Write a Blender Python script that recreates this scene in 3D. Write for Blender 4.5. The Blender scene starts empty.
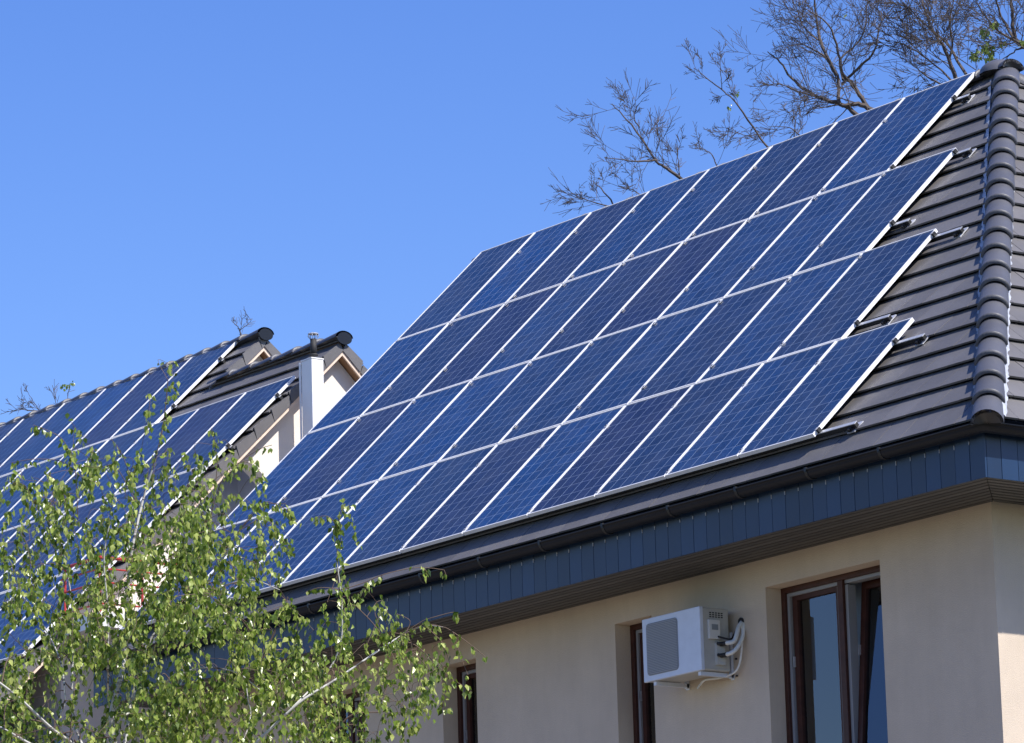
import bpy, bmesh, math, random
import numpy as np
from mathutils import Vector, Matrix
R = math.radians
C = bpy.context.scene.collection
rng = random.Random(7)

# ------------------------------------------------------------------ camera
YAW, PIT, ROLL = R(-53.47851307), R(12.5323636), R(-1.67663111)
CAM = np.array([28.68229598, -24.35134638, -7.73207253])
F = 4580.06
fw = np.array([math.sin(YAW)*math.cos(PIT), math.cos(YAW)*math.cos(PIT), math.sin(PIT)])
r0 = np.array([math.cos(YAW), -math.sin(YAW), 0.0]); u0 = np.cross(r0, fw)
rt = r0*math.cos(ROLL)+u0*math.sin(ROLL); up = -r0*math.sin(ROLL)+u0*math.cos(ROLL)
cd = bpy.data.cameras.new('camera'); cam = bpy.data.objects.new('camera', cd); C.objects.link(cam)
cam.matrix_world = Matrix(((rt[0], up[0], -fw[0], CAM[0]), (rt[1], up[1], -fw[1], CAM[1]), (rt[2], up[2], -fw[2], CAM[2]), (0, 0, 0, 1)))
cd.sensor_width = 36; cd.lens = F/1024*36; cd.clip_start = 0.5; cd.clip_end = 3000
bpy.context.scene.camera = cam

def P(x, y, D):            # a point seen in direction (x, y), D metres deep
    d = (x-512)/F*rt-(y-371.5)/F*up+fw
    return Vector(CAM+D*d)

# ------------------------------------------------------------------ light
SUN = Vector((1, .26, 1.30)).normalized()
w = bpy.data.worlds.new('World'); bpy.context.scene.world = w; w.use_nodes = True
nt = w.node_tree; bg = nt.nodes['Background']
sky = nt.nodes.new('ShaderNodeTexSky'); sky.sky_type = 'NISHITA'; sky.sun_disc = False
sky.sun_elevation = math.asin(SUN.z); sky.sun_rotation = math.atan2(SUN.x, SUN.y)
sky.air_density = 1.0; sky.dust_density = 0.35; sky.ozone_density = 2.6; sky.altitude = 100
hs = nt.nodes.new('ShaderNodeHueSaturation'); hs.inputs['Saturation'].default_value = 1.31; hs.inputs['Hue'].default_value = .521
nt.links.new(sky.outputs[0], hs.inputs['Color']); nt.links.new(hs.outputs[0], bg.inputs[0]); bg.inputs[1].default_value = 0.135
sl = bpy.data.lights.new('sun', 'SUN'); sl.energy = 5.0; sl.angle = R(.53); sl.color = (1, .955, .89)
so = bpy.data.objects.new('sun', sl); C.objects.link(so); so.rotation_euler = SUN.to_track_quat('Z', 'Y').to_euler()
so.location = (20, 0, 30)
vs = bpy.context.scene.view_settings
vs.view_transform = 'Standard'; vs.look = 'None'; vs.gamma = 1; vs.exposure = 0.5

# ------------------------------------------------------------------ materials
def mat(name, col, rough=.6, metal=0, var=0, vscale=3, bump=0, bscale=60, spec=.5, coat=0, var2=None):
    m = bpy.data.materials.new(name); m.use_nodes = True
    t = m.node_tree; b = t.nodes['Principled BSDF']
    b.inputs['Base Color'].default_value = (*col, 1); b.inputs['Roughness'].default_value = rough
    b.inputs['Metallic'].default_value = metal; b.inputs['Specular IOR Level'].default_value = spec
    b.inputs['Coat Weight'].default_value = coat
    tc = t.nodes.new('ShaderNodeTexCoord')
    if var:
        n = t.nodes.new('ShaderNodeTexNoise'); n.inputs['Scale'].default_value = vscale; n.inputs['Detail'].default_value = 8
        n.inputs['Roughness'].default_value = .65
        t.links.new(tc.outputs['Object'], n.inputs['Vector'])
        cr = t.nodes.new('ShaderNodeValToRGB'); cr.color_ramp.elements[0].position = .3; cr.color_ramp.elements[1].position = .7
        c2 = var2 or tuple(c*(1+var) for c in col)
        cr.color_ramp.elements[0].color = (*[c*(1-var) for c in col], 1); cr.color_ramp.elements[1].color = (*c2, 1)
        t.links.new(n.outputs[0], cr.inputs[0]); t.links.new(cr.outputs[0], b.inputs['Base Color'])
    if bump:
        n = t.nodes.new('ShaderNodeTexNoise'); n.inputs['Scale'].default_value = bscale; n.inputs['Detail'].default_value = 4
        t.links.new(tc.outputs['Object'], n.inputs['Vector'])
        bp = t.nodes.new('ShaderNodeBump'); bp.inputs['Strength'].default_value = bump; bp.inputs['Distance'].default_value = .01
        t.links.new(n.outputs[0], bp.inputs['Height']); t.links.new(bp.outputs[0], b.inputs['Normal'])
    return m

def tile_material(name, col, rough=.5):
    m = mat(name, col, rough, bump=.25, bscale=120); t = m.node_tree; b = t.nodes['Principled BSDF']
    g = t.nodes.new('ShaderNodeNewGeometry'); tc = t.nodes.new('ShaderNodeTexCoord')
    n = t.nodes.new('ShaderNodeTexNoise'); n.inputs['Scale'].default_value = 1.5; n.inputs['Detail'].default_value = 9; n.inputs['Roughness'].default_value = .7
    t.links.new(tc.outputs['Object'], n.inputs['Vector'])
    a = t.nodes.new('ShaderNodeMath'); a.operation = 'MULTIPLY_ADD'; a.inputs[1].default_value = .22; t.links.new(g.outputs['Random Per Island'], a.inputs[0])
    k = t.nodes.new('ShaderNodeMath'); k.operation = 'MULTIPLY_ADD'; k.inputs[1].default_value = .85; k.inputs[2].default_value = .46
    t.links.new(n.outputs[0], k.inputs[0]); t.links.new(k.outputs[0], a.inputs[2])
    mx = t.nodes.new('ShaderNodeVectorMath'); mx.operation = 'SCALE'; mx.inputs[0].default_value = col
    t.links.new(a.outputs[0], mx.inputs['Scale']); t.links.new(mx.outputs[0], b.inputs['Base Color'])
    return m

M = {}
M['stucco'] = mat('stucco', (.57, .475, .375), .9, var=.075, vscale=1.1, bump=.45, bscale=140)
def stains(m, amt=.12):
    t = m.node_tree; b = t.nodes['Principled BSDF']; src = b.inputs['Base Color'].links[0].from_socket
    tc = t.nodes.new('ShaderNodeTexCoord'); mp = t.nodes.new('ShaderNodeMapping'); mp.inputs['Scale'].default_value = (2.6, 2.6, .45)
    n = t.nodes.new('ShaderNodeTexNoise'); n.inputs['Scale'].default_value = 1.4; n.inputs['Detail'].default_value = 10; n.inputs['Roughness'].default_value = .75
    t.links.new(tc.outputs['Object'], mp.inputs[0]); t.links.new(mp.outputs[0], n.inputs['Vector'])
    k = t.nodes.new('ShaderNodeMath'); k.operation = 'MULTIPLY_ADD'; k.inputs[1].default_value = amt*2.2; k.inputs[2].default_value = 1-amt*1.1; t.links.new(n.outputs[0], k.inputs[0])
    v = t.nodes.new('ShaderNodeVectorMath'); v.operation = 'SCALE'; t.links.new(src, v.inputs[0]); t.links.new(k.outputs[0], v.inputs['Scale']); t.links.new(v.outputs[0], b.inputs['Base Color'])
def island(m, lo, hi):
    t = m.node_tree; b = t.nodes['Principled BSDF']; src = b.inputs['Base Color'].links[0].from_socket
    g = t.nodes.new('ShaderNodeNewGeometry'); k = t.nodes.new('ShaderNodeMapRange'); k.inputs['To Min'].default_value = lo; k.inputs['To Max'].default_value = hi
    t.links.new(g.outputs['Random Per Island'], k.inputs['Value'])
    v = t.nodes.new('ShaderNodeVectorMath'); v.operation = 'SCALE'; t.links.new(src, v.inputs[0]); t.links.new(k.outputs[0], v.inputs['Scale']); t.links.new(v.outputs[0], b.inputs['Base Color'])
stains(M['stucco'])
M['stucco_pale'] = mat('stucco_pale', (.74, .68, .60), .9, var=.04, vscale=1.5, bump=.4, bscale=120)
M['tile'] = tile_material('tile', (.125, .119, .119), .5)
M['cap'] = tile_material('cap', (.088, .089, .102), .44)
M['anthracite'] = mat('anthracite', (.009, .012, .019), .42, var=.15, vscale=4, spec=.3)
M['fascia'] = mat('fascia', (.007, .026, .070), .4, var=.12, vscale=2)
M['soffit'] = mat('soffit', (.095, .090, .086), .65, var=.1, vscale=6)
stains(M['stucco_pale'], .08); island(M['fascia'], .78, 1.25); island(M['soffit'], .75, 1.2)
M['alu'] = mat('alu', (.82, .82, .84), .42, metal=.1, var=.05, vscale=9)
M['galv'] = mat('galv', (.50, .51, .54), .42, metal=.35, var=.15, vscale=20)
M['dark_metal_and_shade'] = mat('dark_metal_and_shade', (.010, .011, .013), .5, metal=0)
M['foil'] = mat('foil', (.36, .38, .43), .6, metal=0, var=.2, vscale=15)
M['white'] = mat('white', (.78, .78, .77), .45, var=.04, vscale=5)
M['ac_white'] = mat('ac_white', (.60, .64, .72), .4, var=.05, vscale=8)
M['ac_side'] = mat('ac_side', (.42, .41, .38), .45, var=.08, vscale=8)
M['grille'] = mat('grille', (.23, .24, .26), .6)
M['wood'] = mat('wood', (.058, .020, .013), .5, var=.3, vscale=12, spec=.3)
M['seal'] = mat('seal', (.27, .27, .28), .5)
M['pine'] = mat('pine', (.36, .20, .11), .7, var=.25, vscale=12)
M['barge'] = mat('barge', (.72, .56, .44), .7, var=.12, vscale=10)
M['red'] = mat('red', (.42, .035, .03), .45, var=.15, vscale=8)
M['rubber'] = mat('rubber', (.02, .02, .022), .7)
M['ins'] = mat('insulation', (.68, .68, .66), .7, var=.1, vscale=20)
M['room'] = mat('room', (.10, .09, .08), .9)
M['curtain'] = mat('curtain', (.74, .77, .84), .9)
M['grass'] = mat('grass', (.05, .052, .034), .95, var=.3, vscale=.8, bump=.5, bscale=20)
M['paving'] = mat('paving', (.25, .205, .15), .9, var=.15, vscale=2)
M['bark'] = mat('bark', (.085, .068, .06), .9, var=.35, vscale=6)

def birch_bark():
    m = mat('birch_bark', (.5, .48, .44), .7); t = m.node_tree; b = t.nodes['Principled BSDF']
    tc = t.nodes.new('ShaderNodeTexCoord'); mp = t.nodes.new('ShaderNodeMapping'); mp.inputs['Scale'].default_value = (6, 6, 30)
    n = t.nodes.new('ShaderNodeTexNoise'); n.inputs['Scale'].default_value = 1.3; n.inputs['Detail'].default_value = 5
    t.links.new(tc.outputs['Object'], mp.inputs[0]); t.links.new(mp.outputs[0], n.inputs['Vector'])
    cr = t.nodes.new('ShaderNodeValToRGB'); e = cr.color_ramp.elements
    e[0].position = .36; e[0].color = (.05, .045, .04, 1); e[1].position = .46; e[1].color = (.52, .50, .46, 1)
    t.links.new(n.outputs[0], cr.inputs[0]); t.links.new(cr.outputs[0], b.inputs['Base Color'])
    return m
M['birch'] = birch_bark()
M['twig'] = mat('twig', (.13, .085, .06), .8, var=.3, vscale=10)

def leaf_mat(name, ca, cb, cc):
    m = bpy.data.materials.new(name); m.use_nodes = True; t = m.node_tree
    b = t.nodes['Principled BSDF']; out = t.nodes['Material Output']
    g = t.nodes.new('ShaderNodeNewGeometry'); cr = t.nodes.new('ShaderNodeValToRGB'); e = cr.color_ramp.elements
    e[0].color = (*ca, 1); e[1].color = (*cc, 1); e[1].position = 1; k = e.new(.45); k.color = (*cb, 1)
    t.links.new(g.outputs['Random Per Island'], cr.inputs[0])
    t.links.new(cr.outputs[0], b.inputs['Base Color']); b.inputs['Roughness'].default_value = .28
    tr = t.nodes.new('ShaderNodeBsdfTranslucent'); t.links.new(cr.outputs[0], tr.inputs[0])
    mx = t.nodes.new('ShaderNodeMixShader'); mx.inputs[0].default_value = .45
    t.links.new(b.outputs[0], mx.inputs[1]); t.links.new(tr.outputs[0], mx.inputs[2]); t.links.new(mx.outputs[0], out.inputs[0])
    return m
M['leaf'] = leaf_mat('leaf', (.055, .10, .012), (.21, .305, .035), (.55, .60, .17))
M['leaf_far'] = leaf_mat('leaf_far', (.10, .16, .03), (.18, .25, .05), (.25, .30, .07))

def cell_material():
    m = bpy.data.materials.new('solar_cells'); m.use_nodes = True; t = m.node_tree; L = t.links
    b = t.nodes['Principled BSDF']
    uv = t.nodes.new('ShaderNodeUVMap'); sep = t.nodes.new('ShaderNodeSeparateXYZ'); L.new(uv.outputs[0], sep.inputs[0])
    def mth(op, a, bb=None, cc=None):
        n = t.nodes.new('ShaderNodeMath'); n.operation = op
        for i, v in enumerate((a, bb, cc)):
            if v is None: continue
            if isinstance(v, (int, float)): n.inputs[i].default_value = v
            else: L.new(v, n.inputs[i])
        return n.outputs[0]
    def line(src, mult, wid, off=0.0):
        f = mth('FRACT', mth('MULTIPLY_ADD', src, mult, off)); d = mth('ABSOLUTE', mth('SUBTRACT', f, .5))
        return mth('GREATER_THAN', d, .5-wid)
    gx = line(sep.outputs[0], 1, .0155); gy = mth('MULTIPLY', line(sep.outputs[1], 1, .014), .5)
    bus = mth('MULTIPLY', line(sep.outputs[0], 3, .02, 0.0), .06)
    gap = mth('MAXIMUM', gx, gy)
    oi = t.nodes.new('ShaderNodeObjectInfo')
    tc = t.nodes.new('ShaderNodeTexCoord')
    vo = t.nodes.new('ShaderNodeTexVoronoi'); vo.inputs['Scale'].default_value = 45; L.new(tc.outputs['Object'], vo.inputs['Vector'])
    # per cell random
    fl = t.nodes.new('ShaderNodeVectorMath'); fl.operation = 'FLOOR'; L.new(uv.outputs[0], fl.inputs[0])
    ad = t.nodes.new('ShaderNodeVectorMath'); ad.operation = 'ADD'; L.new(fl.outputs[0], ad.inputs[0])
    cmb = t.nodes.new('ShaderNodeCombineXYZ'); L.new(mth('MULTIPLY', oi.outputs['Random'], 97.0), cmb.inputs[2]); L.new(cmb.outputs[0], ad.inputs[1])
    wn = t.nodes.new('ShaderNodeTexWhiteNoise'); L.new(ad.outputs[0], wn.inputs['Vector'])
    cr = t.nodes.new('ShaderNodeValToRGB'); e = cr.color_ramp.elements
    e[0].position = 0; e[0].color = (.013, .014, .034, 1); e[1].position = 1; e[1].color = (.007, .033, .105, 1)
    k = e.new(.45); k.color = (.011, .024, .058, 1)
    L.new(oi.outputs['Random'], cr.inputs[0])
    br = mth('ADD', mth('ADD', mth('MULTIPLY', vo.outputs['Color'], .75), mth('MULTIPLY', wn.outputs[0], .5)), .55)
    sc = t.nodes.new('ShaderNodeVectorMath'); sc.operation = 'SCALE'; L.new(cr.outputs[0], sc.inputs[0]); L.new(br, sc.inputs['Scale'])
    mx = t.nodes.new('ShaderNodeMix'); mx.data_type = 'RGBA'; L.new(bus, mx.inputs[0]); L.new(sc.outputs[0], mx.inputs[6]); mx.inputs[7].default_value = (.12, .17, .27, 1)
    m2 = t.nodes.new('ShaderNodeMix'); m2.data_type = 'RGBA'; L.new(gap, m2.inputs[0]); L.new(mx.outputs[2], m2.inputs[6]); m2.inputs[7].default_value = (.36, .43, .54, 1)
    dn = t.nodes.new('ShaderNodeTexNoise'); dn.inputs['Scale'].default_value = 2.3; dn.inputs['Detail'].default_value = 9; dn.inputs['Roughness'].default_value = .7
    da = t.nodes.new('ShaderNodeVectorMath'); da.operation = 'ADD'; L.new(tc.outputs['Object'], da.inputs[0]); L.new(cmb.outputs[0], da.inputs[1]); L.new(da.outputs[0], dn.inputs['Vector'])
    df = t.nodes.new('ShaderNodeMapRange'); df.inputs['From Min'].default_value = .42; df.inputs['From Max'].default_value = .78; df.inputs['To Max'].default_value = .16; L.new(dn.outputs[0], df.inputs['Value'])
    m3 = t.nodes.new('ShaderNodeMix'); m3.data_type = 'RGBA'; L.new(df.outputs[0], m3.inputs[0]); L.new(m2.outputs[2], m3.inputs[6]); m3.inputs[7].default_value = (.20, .20, .20, 1)
    cr2 = t.nodes.new('ShaderNodeMapRange'); cr2.inputs['To Min'].default_value = .04; cr2.inputs['To Max'].default_value = .22; L.new(dn.outputs[0], cr2.inputs['Value']); L.new(cr2.outputs[0], b.inputs['Coat Roughness'])
    L.new(m3.outputs[2], b.inputs['Base Color']); b.inputs['Roughness'].default_value = .35; b.inputs['Specular IOR Level'].default_value = .3
    b.inputs['Coat Weight'].default_value = .42; b.inputs['Coat Roughness'].default_value = .08; b.inputs['Coat IOR'].default_value = 1.35
    return m
M['cells'] = cell_material()

def glass_mat():
    m = bpy.data.materials.new('window_glass'); m.use_nodes = True; t = m.node_tree; L = t.links
    t.nodes.remove(t.nodes['Principled BSDF']); out = t.nodes['Material Output']
    tr = t.nodes.new('ShaderNodeBsdfTransparent'); tr.inputs[0].default_value = (.80, .86, .88, 1)
    gl = t.nodes.new('ShaderNodeBsdfGlossy'); gl.inputs['Roughness'].default_value = .01
    fr = t.nodes.new('ShaderNodeFresnel'); fr.inputs[0].default_value = 2.2
    mx = t.nodes.new('ShaderNodeMixShader'); L.new(fr.outputs[0], mx.inputs[0]); L.new(tr.outputs[0], mx.inputs[1]); L.new(gl.outputs[0], mx.inputs[2])
    L.new(mx.outputs[0], out.inputs[0]); return m
M['glass'] = glass_mat()

# ------------------------------------------------------------------ mesh helpers
class MB:
    def __init__(s): s.v = []; s.f = []; s.m = []
    def add(s, vs_, fs, mi=0):
        o = len(s.v); s.v += [tuple(v) for v in vs_]; s.f += [tuple(i+o for i in f) for f in fs]; s.m += [mi]*len(fs)
    def box(s, a, b, mi=0, mx=None):
        x0, y0, z0 = a; x1, y1, z1 = b
        V = [Vector(p) for p in ((x0, y0, z0), (x1, y0, z0), (x1, y1, z0), (x0, y1, z0), (x0, y0, z1), (x1, y0, z1), (x1, y1, z1), (x0, y1, z1))]
        if mx: V = [mx@p for p in V]
        s.add(V, [(0, 3, 2, 1), (4, 5, 6, 7), (0, 1, 5, 4), (1, 2, 6, 5), (2, 3, 7, 6), (3, 0, 4, 7)], mi)
    def tube(s, pts, rad, n=6, mi=0, cap=True):
        pts = [Vector(p) for p in pts]; rings = []; ref = Vector((.31, .2, .93))
        if not hasattr(rad, '__len__'): rad = [rad]*len(pts)
        for i, p in enumerate(pts):
            d = (pts[min(i+1, len(pts)-1)]-pts[max(i-1, 0)])
            d = d.normalized() if d.length > 1e-9 else Vector((0, 0, 1))
            x = d.cross(ref)
            if x.length < 1e-3: x = d.cross(Vector((1, 0, 0)))
            x.normalize(); y = d.cross(x)
            rings.append([p+(x*math.cos(2*math.pi*k/n)+y*math.sin(2*math.pi*k/n))*rad[i] for k in range(n)])
        V = [v for r_ in rings for v in r_]; fs = []
        for i in range(len(pts)-1):
            for k in range(n):
                k2 = (k+1) % n; fs.append((i*n+k, i*n+k2, (i+1)*n+k2, (i+1)*n+k))
        if cap: fs.append(tuple(range(n-1, -1, -1))); fs.append(tuple((len(pts)-1)*n+k for k in range(n)))
        s.add(V, fs, mi)
    def build(s, name, mats, parent=None, smooth=False):
        me = bpy.data.meshes.new(name); me.from_pydata(s.v, [], s.f)
        if not isinstance(mats, (list, tuple)): mats = [mats]
        for k in mats: me.materials.append(k)
        for p, k in zip(me.polygons, s.m): p.material_index = k
        if smooth:
            for p in me.polygons: p.use_smooth = True
        me.update()
        o = bpy.data.objects.new(name, me); C.objects.link(o)
        if parent: o.parent = parent
        return o
def bevel(o, wd, seg=2):
    md = o.modifiers.new('bevel', 'BEVEL'); md.width = wd; md.segments = seg; md.limit_method = 'ANGLE'
    return o
def tag(o, label=None, cat=None, group=None, kind=None):
    for k, v in (('label', label), ('category', cat), ('group', group), ('kind', kind)):
        if v: o[k] = v
    return o
def empty(name, loc=(0, 0, 0)):
    o = bpy.data.objects.new(name, None); o.empty_display_size = .2; C.objects.link(o); o.location = loc
    return o
def child(o, root):        # parent a mesh modelled in world coordinates under an Empty that may stand off the origin
    o.parent = root
    loc = root.location.copy(); p = root.parent
    while p: loc += p.location; p = p.parent
    if o.type == 'MESH' and loc.length > 0 and not o.get('_rel'):
        o.data.transform(Matrix.Translation(-loc))
    return o
def part(mb, name, mats, root, smooth=False, par=None):
    o = mb.build(name, mats, None, smooth)
    loc = root.location
    o.data.transform(Matrix.Translation(-Vector(loc)))
    o.parent = par or root
    return o

TH = R(44.0712502723641); ct, st, tt = math.cos(TH), math.sin(TH), math.tan(TH)
H = .12
GZ = -9.332
N = Vector((0, -st, ct)); S = Vector((0, ct, st)); X = Vector((1, 0, 0))
def zroof(y, d=0): return tt*y-H/ct+d

# ------------------------------------------------------------------ ground
g = MB(); g.add([(-900, -900, GZ), (900, -900, GZ), (900, 900, GZ), (-900, 900, GZ)], [(0, 1, 2, 3)])
tag(g.build('ground', M['grass']), kind='structure')
g = MB(); g.box((-34, -14, GZ-.05), (9, .2, GZ+.06)); tag(g.build('path', M['paving']), kind='structure')

# ------------------------------------------------------------------ tiled roof surfaces
def clip(poly, a, b, c):   # keep a*x+b*y<=c
    out = []
    for i in range(len(poly)):
        p, q = poly[i], poly[(i+1) % len(poly)]
        dp, dq = a*p[0]+b*p[1]-c, a*q[0]+b*q[1]-c
        if dp <= 0: out.append(p)
        if (dp < 0 < dq) or (dq < 0 < dp):
            t = dp/(dp-dq); out.append((p[0]+(q[0]-p[0])*t, p[1]+(q[1]-p[1])*t))
    return out
def inside_clip(rect, poly):
    cx = sum(p[0] for p in poly)/len(poly); cy = sum(p[1] for p in poly)/len(poly); r_ = rect
    for i in range(len(poly)):
        p, q = poly[i], poly[(i+1) % len(poly)]
        a, b = q[1]-p[1], -(q[0]-p[0]); c = a*p[0]+b*p[1]
        if a*cx+b*cy > c: a, b, c = -a, -b, -c
        r_ = clip(r_, a, b, c)
        if len(r_) < 3: return None
    ar = sum(r_[i][0]*r_[(i+1) % len(r_)][1]-r_[(i+1) % len(r_)][0]*r_[i][1] for i in range(len(r_)))/2
    if abs(ar) < 2e-4: return None
    return r_ if ar > 0 else r_[::-1]
def tiles(mb, O, e, s, n, poly, course=.333, tw=.332, lip=.036, seed=1):
    q = random.Random(seed); O = Vector(O)
    W = lambda a, b, h: O+e*a+s*b+n*h
    am = min(p[0] for p in poly); aM = max(p[0] for p in poly); bM = max(p[1] for p in poly); bm = min(p[1] for p in poly)
    i = 0; b0 = bm
    while b0 < bM-.01:
        b1 = min(b0+course, bM); a = am-tw+(tw/2 if i % 2 else 0)
        while a < aM:
            r_ = inside_clip([(a+.0028, b0), (a+tw-.0028, b0), (a+tw-.0028, b1+.02), (a+.0028, b1+.02)], poly)
            if r_:
                dh = q.uniform(-.0015, .0015); sk = q.uniform(-.002, .002); tx = q.uniform(-.004, .004)
                lp = lip if i else .012
                hh = lambda aa, bb: lp*(1-(bb-b0)/course)+dh+tx*(aa-a)
                k = len(r_)
                top = [W(x, y+(sk if abs(y-b0) < 1e-6 else 0), hh(x, y)) for x, y in r_]; bot = [W(x, y, hh(x, y)-.017) for x, y in r_]
                mb.add(top+bot, [tuple(range(k)), tuple(range(2*k-1, k-1, -1))]+[(j, k+j, k+(j+1) % k, (j+1) % k) for j in range(k)])
            a += tw
        b0 += course; i += 1
def slab(mb, O, e, s, n, poly, h0, h1, mi=0):
    O = Vector(O); k = len(poly)
    V = [O+e*a+s*b+n*h1 for a, b in poly]+[O+e*a+s*b+n*h0 for a, b in poly]
    mb.add(V, [tuple(range(k)), tuple(range(2*k-1, k-1, -1))]+[(j, k+j, k+(j+1) % k, (j+1) % k) for j in range(k)], mi)
def caps(mb, A, B, upn, n, ra=.118, rb=.136, ha=.095, hb=.125, seg=12, seed=3):
    q = random.Random(seed); A = Vector(A); B = Vector(B); d = (B-A).normalized(); L = (B-A).length/n
    side = d.cross(upn).normalized(); u = side.cross(d).normalized()
    for i in range(n):
        a = A+d*(L*i-.02); b = A+d*(L*(i+1)+.03); j = q.uniform(-.004, .004)
        V = []
        for (c, w_, h_, lift) in ((a, rb, hb, .014), (a+d*.035, rb*.985, hb*.98, .012), (b, ra, ha, -.012)):
            for k in range(seg+1):
                an = math.pi*k/seg; V.append(c+side*(math.cos(an)*w_+j)+u*(math.sin(an)*h_+lift))
        for k in range(seg+1):
            an = math.pi*k/seg; V.append(a+side*(math.cos(an)*(rb-.024)+j)+u*(math.sin(an)*(hb-.024)+.006))
        m = seg+1; fs = []
        for r_ in range(2):
            for k in range(seg): fs.append((r_*m+k, r_*m+k+1, (r_+1)*m+k+1, (r_+1)*m+k))
        for k in range(seg): fs.append((k, 3*m+k, 3*m+k+1, k+1))
        if i == 0: fs.append(tuple(range(m)))
        mb.add(V, fs)

HC = 2.17                      # the hip runs where x + y = HC
YE = -.12; YR = 4.90; XL = -11.38
bl = lambda y: (y-YE)/ct        # slope length from the eave
OE = Vector((0, YE, zroof(YE)))
near = empty('house', (-4.5, 5, GZ))
tag(near, 'large beige stucco house with hipped dark tiled roof covered in solar panels, nearest the camera', 'house')
rf = MB()
front = [(XL, 0), (HC-YE, 0), (HC-YR, bl(YR)), (XL, bl(YR))]
tiles(rf, OE, X, S, N, front, seed=11)
# right hip face
OR_ = Vector((HC-YE, 0, zroof(YE))); eR = Vector((0, 1, 0)); sR = Vector((-ct, 0, st)); nR = Vector((st, 0, ct))
hipf = [(YE, 0), (2*YR-YE, 0), (YR, bl(YR))]
tiles(rf, OR_, eR, sR, nR, hipf, seed=12)
# back face
OB = Vector((0, 2*YR-YE, zroof(YE))); SB = Vector((0, -ct, st)); NB = Vector((0, st, ct))
back = [(-(HC-YE), 0), (-XL, 0), (-XL, bl(YR)), (-(HC-YR), bl(YR))]
tiles(rf, OB, -X, SB, NB, back, seed=13)
roof = part(rf, 'roof', M['tile'], near)
rb_ = MB()
slab(rb_, OE, X, S, N, front, -.14, -.022); slab(rb_, OR_, eR, sR, nR, hipf, -.14, -.022); slab(rb_, OB, -X, SB, NB, back, -.14, -.022)
o = part(rb_, 'roof_deck', M['anthracite'], near, par=roof)
o = MB(); caps(o, (HC-YE+.05, YE-.05, zroof(YE)-.085), (HC-YR+.08, YR, zroof(YR)-.045), Vector((1, -1, 1)), 21)
part(o, 'hip_cap', M['cap'], near, True, roof)
o = MB(); caps(o, (HC-YE+.05, 2*YR-YE+.05, zroof(YE)-.075), (HC-YR, YR, zroof(YR)-.035), Vector((1, 1, 1)), 21, seed=8)
part(o, 'hip_cap', M['cap'], near, True, roof)
o = MB(); caps(o, (HC-YR+.16, YR, zroof(YR)-.02), (XL+.06, YR, zroof(YR)-.035), Vector((0, 0, 1)), 22, .13, .145, .075, .09, seed=9)
# rounded starter over the meeting of the hips
n_ = 12
V = []
for i in range(7):
    ph = i/6*math.pi/2
    for k in range(n_):
        V.append((HC-YR-.02+math.cos(k/n_*2*math.pi)*.2*math.sin(ph+.001), YR+math.sin(k/n_*2*math.pi)*.2*math.sin(ph+.001), zroof(YR)-.02+.14*math.cos(ph)))
o.add(V, [(i*n_+k, i*n_+(k+1) % n_, (i+1)*n_+(k+1) % n_, (i+1)*n_+k) for i in range(6) for k in range(n_)])
part(o, 'ridge_cap', M['cap'], near, True, roof)
# crinkled flashing strips along both sides of the hip
q = random.Random(5)
o = MB()
hd = Vector((-1, 1, tt)).normalized(); h0 = Vector((HC-YE, YE, zroof(YE)))
Lh = (Vector((HC-YR, YR, zroof(YR)))-h0).length
for e_, s_, n__, sgn in ((X, S, N, -1), (Vector((0, 1, 0)), sR, nR, 1)):
    prev = None; V = []; fs = []; k = 0; t_ = .05
    sd = (hd.cross(n__)).normalized()
    if sd.dot(e_) < 0: sd = -sd
    if sgn < 0: sd = -sd
    while t_ < Lh-.1:
        wv = .128+q.uniform(0, .012) if sgn < 0 else .142+q.uniform(.0, .022)
        lift = .03+q.uniform(0, .012)
        V += [h0+hd*t_+sd*.09+n__*(.03 if sgn < 0 else .055), h0+hd*t_+sd*wv+n__*(lift-.02 if sgn < 0 else lift)]
        if k: fs.append((2*k-2, 2*k-1, 2*k+1, 2*k))
        k += 1; t_ += .045
    o.add(V, fs)
part(o, 'flashing', M['foil'], near, False, roof)
# left verge of the near roof
def verge(mb, xe, y0, y1, zf, sgn=1, back_=False):     # side flaps of the verge tiles
    n = int((y1-y0)/ct/.333)+1
    for i in range(n):
        a = y0+i*.333*ct; b = min(a+.327*ct, y1)
        if b-a < .05: continue
        V = []
        for xx in (xe-.012, xe+.012):
            for yy, l in ((a, .036), (b, .004)):
                z = zf(yy)
                V += [(xx, yy, z+l/ct), (xx, yy+.04, z-.085)]
        mb.add(V, [(0, 1, 3, 2), (4, 6, 7, 5), (0, 2, 6, 4), (1, 5, 7, 3), (0, 4, 5, 1), (2, 3, 7, 6)])
o = MB(); verge(o, XL-.01, YE, YR, zroof); part(o, 'verge_tiles', M['tile'], near, False, roof)

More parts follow.
